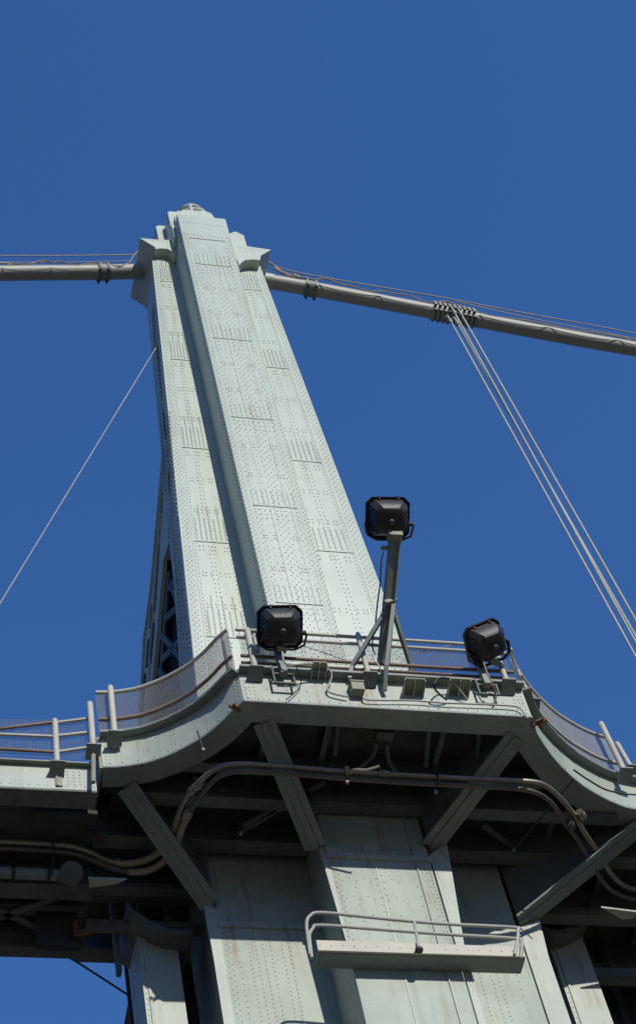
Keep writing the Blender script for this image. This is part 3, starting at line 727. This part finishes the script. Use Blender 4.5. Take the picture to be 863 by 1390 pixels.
c2 = [(-60,1150),(0,1152),(60,1155),(98,1159),(125,1168),(150,1178),(175,1184),(200,1182),(222,1170),(238,1150),(247,1125),(254,1108),(266,1090),(285,1065),(300,1053),(330,1047),(400,1051),(470,1057),(560,1063),(660,1068),(710,1072),(735,1080),(752,1095),(766,1118),(782,1138),(800,1170),(820,1200),(838,1214),(865,1222),(900,1226)]
sub('straight_run', c2[:7], 36.75, .055, 'conduitdark', cp2); sub('flexible_bend', c2[6:12], 36.75, .075, 'tanpipe', cp2); sub('elbow_run', c2[11:], 36.75, .055, 'conduitdark', cp2)
# couplings
for px, py, par, mt in ((272,1066,cp,'conduit'),(160,1172,cp,'conduit'),(788,1106,cp,'conduit'),(262,1072,cp,'conduit'),(520,1050.5,cp,'conduit'),(471,1048,cp,'conduit'),(255,1106,cp2,'tanpipe'),(773,1120,cp2,'conduitdark')):
    c = atz(px,py,36.9 if par is cp else 36.75)
    near = min(range(len(cpx)-1), key=lambda i: abs(cpx[i][0]-px)+abs(cpx[i][1]-py)) if par is cp else min(range(len(c2)-1), key=lambda i: abs(c2[i][0]-px)+abs(c2[i][1]-py))
    A = cpx if par is cp else c2
    dd = (atz(*A[near+1],36.9)-atz(*A[max(near-1,0)],36.9)).normalized()
    m = MB(); m.tube([c-dd*.11, c+dd*.11], .088, 12); m.tube([c-dd*.03, c+dd*.03], .105, 12); m.build('coupling', M[mt], par)
# pipe hangers (rods with clamps)
def hanger(top, zt, bot, zb, label):
    a = atz(*top, zt); b = atz(*bot, zb)
    t = thing('pipe_hanger', a, label, 'hanger', 'rod hangers carrying the conduits')
    m = MB(); m.tube([a, b], .018, 6); m.build('rod', M['yoke'], t)
    m = MB(); m.box(b.x-.03, b.x+.03, b.y-.03, b.y+.03, b.z-.03, b.z+.03); m.build('rod_nut', M['tan'], t, 0)
    return t
def clamp_at(t, px, py, z=36.9):
    c = atz(px, py, z); m = MB(); ring = [(c.x, c.y+.12*math.cos(k*math.pi/6), c.z-.06+.15*math.sin(k*math.pi/6)) for k in range(13)]
    m.tube(ring, .02, 6); m.box(c.x-.03, c.x+.03, c.y-.03, c.y+.03, c.z+.08, c.z+.2); m.build('clamp', M['yoke'], t)
h_ = hanger((463,1012),37.6,(471,1062),36.6,'rod hanger with a shiny clamp near the middle of the conduit'); clamp_at(h_,471,1050)
h_ = hanger((586,1020),37.6,(591,1075),36.6,'rod hanger on the conduit right of the middle one'); clamp_at(h_,591,1056)
h_ = hanger((72,1072),37.2,(72,1190),36.2,'long dark rod hanger under the walkway at left'); clamp_at(h_,72,1149)
h_ = hanger((778,1058),37.0,(697,1153),36.8,'long slanting rod under the right curve of the balcony')
h_ = hanger((317,1080),37.6,(327,1131),36.9,'short rod with bright tip hanging left of the centre bracket')
h_ = hanger((268,992),37.4,(276,1018),36.9,'thin rod hooked over the left curved fascia')
m = MB(); m.tube(smoothpath([atz(471,1052,36.8), atz(480,1045,36.75), atz(497,1045,36.7), atz(515,1040,36.7)]), .03, 6); m.tube([atz(470,1040,36.9),atz(474,1060,36.7)],.05,8)
tag(m.build('rag', M['tan']), 'scrap of tan cloth and tape tied round the conduit', 'rag')
# larger drain pipe at left with flanged elbow
dp = thing('drain_pipe', atz(40,1184,36.4), 'thick green drain pipe with a flanged elbow below the left walkway', 'pipe')
m = MB(); m.tube([atz(-60,1181,36.4), atz(0,1184,36.4), atz(80,1188,36.4)] , .13, 14); m.build('straight_pipe', M['paint_grey'], dp)
m = MB(); m.tube(smoothpath([atz(78,1188,36.4), atz(92,1190,36.4), atz(99,1186,36.5), atz(99,1178,36.6)], 5), .15, 14); m.build('elbow', M['beam'], dp)
c = atz(97,1182,36.45)
m = MB(); m.tube([c+V3((0,-.02,-.1)), c+V3((0,.06,.0))], .25, 18)
m.build('flange', M['beam'], dp)
for px in (18, 66): 
    c = atz(px,1185,36.4); m = MB(); m.tube([(c.x, c.y+.16*math.cos(k*math.pi/6), c.z+.16*math.sin(k*math.pi/6)) for k in range(13)], .03, 6)
    m.box(c.x-.04, c.x+.04, c.y-.04, c.y+.04, c.z+.1, c.z+.8)
    m.build('pipe_strap', M['yoke'], dp)

# ================================================================== BACKGROUND COLUMNS AND TRUSS BELOW
def sidecol(px0, px1, pyt, Y, shroud, label):
    a = aty(px0, pyt, Y); b = aty(px1, pyt, Y)
    t = thing('side_column', (a.x, Y, -.7), label, 'column', 'columns beside the tower leg')
    m = MB(); m.box(a.x, b.x, Y, Y+1.2, -.7, a.z); sh = m.build('shaft', M['paint_low'], t, 0)
    m = MB(); m.box(a.x+.1, a.x+.16, Y-.03, Y+.01, 20, a.z); m.row((a.x+.05,Y,30),(a.x+.05,Y,a.z),.15,FR,.02,.02); join_into(m, sh)
    P = smoothpath([aty(*p, Y-.5) for p in shroud], 6)
    m = MB(); w = .16
    up = [p+V3((0,0,w)) for p in P]; poly = P + up[::-1]
    for i in range(len(P)-1):
        m.hexa([P[i], P[i+1], P[i+1]+V3((0,1.6,.2)), P[i]+V3((0,1.6,.2)), up[i], up[i+1], up[i+1]+V3((0,1.6,.2)), up[i]+V3((0,1.6,.2))])
    m.build('curved_shroud', M['beam'], t, 30)
sidecol(184, 236, 1250, 31.6, [(174,1228),(180,1240),(195,1250),(215,1262),(240,1268),(262,1268)], 'sunlit column stub under a dark curved shroud, left of the tower leg')
sidecol(738, 786, 1262, 31.9, [(720,1250),(745,1266),(765,1268),(785,1258),(800,1248),(803,1225)], 'column stub under a dark curved shroud at lower right')
truss = thing('deck_truss', (21, 32, 35), 'dim steel truss members in the shade at lower right', 'truss')
for x in (17.2, 18.3, 19.6):
    m = MB(); m.box(x, x+.16, 33.0, 33.15, 35.3, 38.1); m.build('vertical_member', M['shade_steel'], truss, 0)
for z, y in ((36.7,31.0),(35.9,32.0),(35.3,33.2),(36.3,34.5)):
    m = MB(); m.box(15.8, 26, y, y+.3, z-.12, z+.12); m.build('chord', M['beam'], truss, 0)
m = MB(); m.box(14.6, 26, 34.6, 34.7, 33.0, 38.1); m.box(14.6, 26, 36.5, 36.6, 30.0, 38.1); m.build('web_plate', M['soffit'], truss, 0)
m = MB(); m.prism([atz(*p, 36.2) for p in ((815,1230),(863,1236),(857,1245),(843,1246))], (0,0,-.05)); m.build('bearing_plate', M['paint_low'], truss, 0)
t2_ = thing('deck_truss', (6, 34, 35), 'dim steel cross frame in the shade between walkway and tower leg', 'truss')
m = MB(); m.box(aty(166,1285,33.85).x, 10.6, 33.8, 33.9, 33.2, 38.1); m.build('web_plate', M['soffit'], t2_, 0)
for x in (6.9, 7.5, 8.1):
    m = MB(); m.box(x, x+.1, 31.9, 32.1, 35.4, 38.1); m.build('vertical_member', M['beam'], t2_, 0)
for z, y in ((36.9,30.9),(36.4,31.5)):
    m = MB(); m.box(6.25, 9.3, y, y+.25, z-.08, z+.08); m.build('chord', M['beam'], t2_, 0)
wire('stay_wire', [(40,1268),(95,1300),(130,1322),(250,1400)], 33, .025, 'blackwire', 'dark wire crossing the sky patch at bottom left')

# ================================================================== MAINTENANCE PLATFORM (bottom)
ym = 28.72
mp = thing('maintenance_platform', aty(565,1290,ym), 'small white maintenance platform with pipe guardrail on the lower rib', 'platform')
a = aty(429,1276,ym); b = aty(712,1296,ym)
m = MB(); m.box(a.x, b.x, ym, ym+.06, a.z-.28, a.z); tb = m.build('toe_board', M['rail'], mp, 0)
m = MB(); m.box(a.x, b.x, ym+.06, YL-.01, a.z-.3, a.z-.26)
x = a.x
m.build('floor_plate', M['paint_grey'], mp, 0)
r = MB(); r.row(a+V3((.05,0,-.14)), V3((b.x,ym,a.z-.14)), .22, FR, .02, .02); join_into(r, tb)
for pts in ([(421,1296),(418,1275),(416,1254),(421,1243),(439,1239),(520,1247),(600,1254),(697,1259),(702,1263),(702,1275),(698,1296)],
            [(423,1300),(420,1275),(420,1268),(425,1260),(436,1256),(520,1262),(600,1268),(697,1274),(706,1277),(708,1285),(706,1300)]):
    m = MB(); m.tube(smoothpath([aty(*p, ym-.05) for p in pts], 4), .035, 8); m.build('guardrail', M['rope'], mp)
m = MB(); m.tube([aty(562,1251,ym-.05), aty(568,1287,ym-.05)], .032, 8); m.build('rail_post', M['rope'], mp)
m = MB(); c = aty(568,1288,ym-.05); m.tube([c, c-V3((0,0,.06))], .08, 10); m.build('post_socket', M['blackwire'], mp)

# ================================================================== CABLES
YC = 31.95
mc = thing('main_cable', aty(280,372,YC), 'thick beige main suspension cable passing through the top of the tower', 'cable')
lp = [aty(-300,377,YC), aty(0,371,YC), aty(100,370,YC), aty(215,368,YC)]; rp = [aty(345,379,YC), aty(430,393.5,YC), aty(610,427.5,YC), aty(740,452,YC), aty(863,474,YC), aty(1200,530,YC)]
RC = .262
m = MB(); m.tube(smoothpath(lp, 8)+smoothpath(rp, 8), RC, 28); m.build('wrapped_cable', M['cable'], mc)
def along(pts, t): k = int(t); return pts[k].lerp(pts[min(k+1,len(pts)-1)], t-k)
def band(px, py, w, r, dx, n=2, mat='paint_grey'):
    c = aty(px, py, YC); q = aty(px+10, py+dx, YC); d = (q-c).normalized()
    m = MB(); m.tube([c-d*w/2, c+d*w/2], r, 28)
    for k in range(n):
        e = c + d*(w*(-.35+.7*k/max(1,n-1)))
        m.tube([e-d*.03, e+d*.03], r+.04, 28)
    o = m.build('cable_band', M[mat], mc); 
    m = MB()
    for k in range(n):
        e = c + d*(w*(-.35+.7*k/max(1,n-1)))
        for s in (-1, 1):
            for zz in (.24,-.24): m.beam(e+V3((0,s*.2,zz)), e+V3((0,s*.28,zz)), .07, .1); 
    m.build('band_bolt', M['cablelow'], o, 0)
    return d
band(140,369.5,.42,RC+.03,-.1); d = band(421,391.8,.42,RC+.03,1.9)
# end sleeves at the tower
for (p, q) in (((198,368),(214,368)), ((358,381),(371,383.3))):
    m = MB(); m.tube([aty(*p,YC), aty(*q,YC)], RC+.03, 28); m.build('end_sleeve', M['paint_low'], mc)
# the large rope clamp with rows of bolts
cc = aty(615,428.5,YC); d = (aty(640,433.2,YC)-aty(590,423.8,YC)).normalized()
m = MB(); m.tube([cc-d*.78, cc+d*.72], RC+.035, 28); cb = m.build('suspender_clamp', M['cable'], mc)
m = MB(); pv = d.cross(V3((0,1,0))).normalized()
for k in range(9):
    e = cc + d*(-.7+1.36*k/8)
    for yy in (-.31,):
        for zz in (-.24, -.05, .12):
            a_ = math.asin(max(-1,min(1,zz/.31))) if abs(zz) < .31 else 0
            rr = RC+.05; p = e + V3((0, -math.cos(a_)*rr, 0)) + V3((0,0,1))*(math.sin(a_)*rr)
            m.beam(p, p+V3((0,-.07,-.02)), .1, .085)
    m.tube([e+V3((0,-(RC+.06)*math.cos(w*math.pi/12), (RC+.06)*math.sin(w*math.pi/12))) for w in range(-12,12)], .022, 5)
    m.beam(e+V3((0,-.12,-.3)), e+V3((0,-.12,-.40)), .09, .09)
m.build('clamp_bolt', M['cablelow'], cb, 0)
m = MB(); e = aty(604,412,YC-.1)
for k, (dx, dz) in enumerate(((0,.12),(.16,.05),(.3,.0),(.12,-.08),(.25,-.12))):
    c = e+V3((dx,0,dz-.02)); m.tube([c+V3((.07*math.cos(w*math.pi/5), .03, .09*math.sin(w*math.pi/5))) for w in range(11)], .028, 6)
m.build('shackle', M['yoke'], cb)
# suspender ropes
sus = [((608,430),(868,902),YC-.30,'lowest and leftmost of the four hanging suspender ropes'),
       ((613,418),(868,882),YC-.35,'second suspender rope from the left, touching its neighbour'),
       ((617,432),(868,874),YC-.30,'third suspender rope from the left, close beside the second'),
       ((622,420),(868,852),YC-.35,'uppermost and rightmost of the four hanging suspender ropes')]
for p, q, y, lab in sus:
    a, b = aty(*p, y), aty(*q, y); d2 = (b-a).normalized(); b2 = a + d2*((a.z-37.0)/-d2.z)
    t = thing('suspender_rope', b2, lab, 'suspender rope', 'suspender ropes below the cable clamp')
    m = MB(); m.tube([a+V3((0,.2,.32)), a+V3((0,.06,.2)), a, a.lerp(b2,.5), b2], .034, 8); m.build('wire_strand', M['rope'], t)
    e = a+d2*.35
    m = MB(); m.tube([e-d2*.12, e+d2*.12], .062, 10); m.build('ferrule', M['cable'], t)
# hand ropes and draped lines
def line(name, pts, y, r, mat, label, cat='rope', g=None, jitter=0):
    P = [aty(*p, y) for p in pts]; P = smoothpath(P, 6)
    if jitter: P = [p+V3((0,0,random.uniform(-jitter,jitter))) for p in P]
    m = MB(); m.tube(P, r, 6); return tag(m.build(name, M[mat]), label, cat, g)
line('hand_rope', [(-200,345),(0,347),(100,347),(186,346)], YC, .022, 'tan', 'upper thin hand rope above the left cable', g='hand ropes above the main cable')
line('hand_rope', [(-200,357),(0,356),(100,356),(180,354)], YC, .018, 'tan', 'lower thin hand rope close over the left cable', g='hand ropes above the main cable')
line('hand_rope', [(366,358),(400,369),(500,387),(600,404),(700,423),(800,441),(863,453),(1100,497)], YC, .024, 'tan', 'upper thin hand rope above the right cable', g='hand ropes above the main cable')
line('hand_rope', [(618,409),(640,414),(720,432),(800,448),(863,460),(1100,505)], YC-.25, .018, 'tan', 'second hand rope starting at the big clamp', g='hand ropes above the main cable')
wv = [(-200,357)]+[(x, 357+2.6*math.sin(x/14)+1.2*math.sin(x/5)) for x in range(0,140,9)]+[(146,358),(156,361),(166,361),(176,356),(181,348),(188,341),(199,340)]
line('draped_cable', wv, YC-.25, .03, 'tan', 'wavy service cable lying over the left main cable up to the tower', 'service cable', jitter=.015)
wv = [(355,356),(367,357),(378,365),(390,374),(402,376)]+[(x, 374+(x-400)*.187+2.0*math.sin(x/15)+1.0*math.sin(x/6)) for x in range(412,600,9)]+[(604,409),(620,414),(650,424)]+[(x, 425.5+(x-655)*.176+1.2*math.sin(x/17)) for x in range(664,900,18)]
line('draped_cable', wv, YC-.25, .032, 'tan', 'twisted dark service cable lying over the right main cable', 'service cable', jitter=.015)
def surfline(x0, x1, cy, slope, off, amp, per, label):
    P = []
    for i in range(60):
        x = x0+(x1-x0)*i/59; y = cy+(x-x0)*slope+off-abs(math.sin((x-x0)/per))*-amp
        P.append(aty(x, y, YC-RC*.97))
    m = MB(); m.tube(P, .012, 5); return tag(m.build('seizing_wire', M['blackwire']), label, 'wire', 'thin wires pinned on the main cable')
surfline(2, 128, 371, 0, -7.5, 5, 22, 'thin dark wire looping along the left main cable')
surfline(432, 582, 393.5, .19, -7.5, 4, 26, 'thin dark wire looping along the cable between tower and clamp')
surfline(650, 860, 435, .182, -7.5, 4, 30, 'thin dark wire looping along the cable right of the clamp')
m = MB(); c = aty(188,341,YC-.6); m.tube([c, aty(200,340,YC-.6)], .05, 8); tag(m.build('anchor_stub', M['rope']), 'short pale stub sticking out of the left saddle hood', 'stub')
m = MB(); m.tube(smoothpath([aty(372,364,YC-.25),aty(385,371,YC-.25),aty(395,374,YC-.25)]), .06, 8); m.tube([aty(398,373,YC-.25),aty(408,378,YC-.25)],.07,8); tag(m.build('cable_splice', M['tan']), 'thick taped splice on the line just right of the tower top', 'splice')
line('guy_wire', [(212,472),(-120,1017)], 31.5, .017, 'rope', 'thin pale guy wire slanting down left from the tower', 'guy wire')

# ================================================================== GROUND
m = MB(); m.add([(-3000,-3000,-.75),(3000,-3000,-.75),(3000,3000,-.75),(-3000,3000,-.75)], [(0,1,2,3)])
g = m.build('ground', M['ground'], None, 0); g['kind'] = 'structure'
for o in bpy.data.objects:
    if '_b' in o: del o['_b']

# ================================================================== LIGHT, SKY, CAMERA
SUN_EL, SUN_AZ = math.radians(31), math.radians(13)
sd = V3((math.sin(SUN_AZ)*math.cos(SUN_EL), -math.cos(SUN_AZ)*math.cos(SUN_EL), math.sin(SUN_EL)))
sun = bpy.data.lights.new('sun', 'SUN'); sun.energy = 3.7; sun.angle = math.radians(.5); sun.color = (1, .955, .88)
so = bpy.data.objects.new('sun', sun); COL.objects.link(so); so.rotation_euler = sd.to_track_quat('Z', 'Y').to_euler()
w = bpy.data.worlds.new('World'); scn.world = w; w.use_nodes = True; nt = w.node_tree
bg = nt.nodes['Background']; sky = nt.nodes.new('ShaderNodeTexSky'); sky.sky_type = 'NISHITA'; sky.sun_disc = False
sky.sun_elevation = SUN_EL; sky.sun_rotation = math.pi - SUN_AZ; sky.altitude = 0; sky.air_density = 1.0; sky.dust_density = .2; sky.ozone_density = 6.0
hs_ = nt.nodes.new('ShaderNodeHueSaturation'); hs_.inputs['Hue'].default_value = .506; hs_.inputs['Saturation'].default_value = 1.14
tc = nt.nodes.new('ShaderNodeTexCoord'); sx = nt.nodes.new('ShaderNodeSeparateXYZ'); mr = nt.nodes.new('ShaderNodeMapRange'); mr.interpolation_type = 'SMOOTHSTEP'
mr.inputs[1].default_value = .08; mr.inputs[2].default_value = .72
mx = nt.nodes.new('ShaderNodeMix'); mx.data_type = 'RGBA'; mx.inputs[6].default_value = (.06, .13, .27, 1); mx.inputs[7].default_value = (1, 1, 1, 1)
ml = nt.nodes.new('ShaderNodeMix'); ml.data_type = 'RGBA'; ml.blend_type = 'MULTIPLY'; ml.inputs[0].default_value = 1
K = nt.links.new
K(tc.outputs['Generated'], sx.inputs[0]); K(sx.outputs[2], mr.inputs[0]); K(mr.outputs[0], mx.inputs[0])      # low sky tinted dark blue to cut fill on the shaded faces
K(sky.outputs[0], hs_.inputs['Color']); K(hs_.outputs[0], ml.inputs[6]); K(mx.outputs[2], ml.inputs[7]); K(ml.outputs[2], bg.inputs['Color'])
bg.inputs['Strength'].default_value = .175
cam = bpy.data.cameras.new('camera'); co = bpy.data.objects.new('camera', cam); COL.objects.link(co); scn.camera = co
co.matrix_world = Matrix.Translation(EYE*SC) @ RM.to_4x4()
cam.sensor_fit = 'VERTICAL'; cam.sensor_height = 36; cam.lens = 36*FL/1390; cam.clip_end = 10000; cam.clip_start = .1
cam.shift_y = (650-695)/1390; cam.shift_x = 0
scn.view_settings.view_transform = 'Standard'; scn.view_settings.look = 'None'; scn.view_settings.exposure = 0; scn.view_settings.gamma = 1
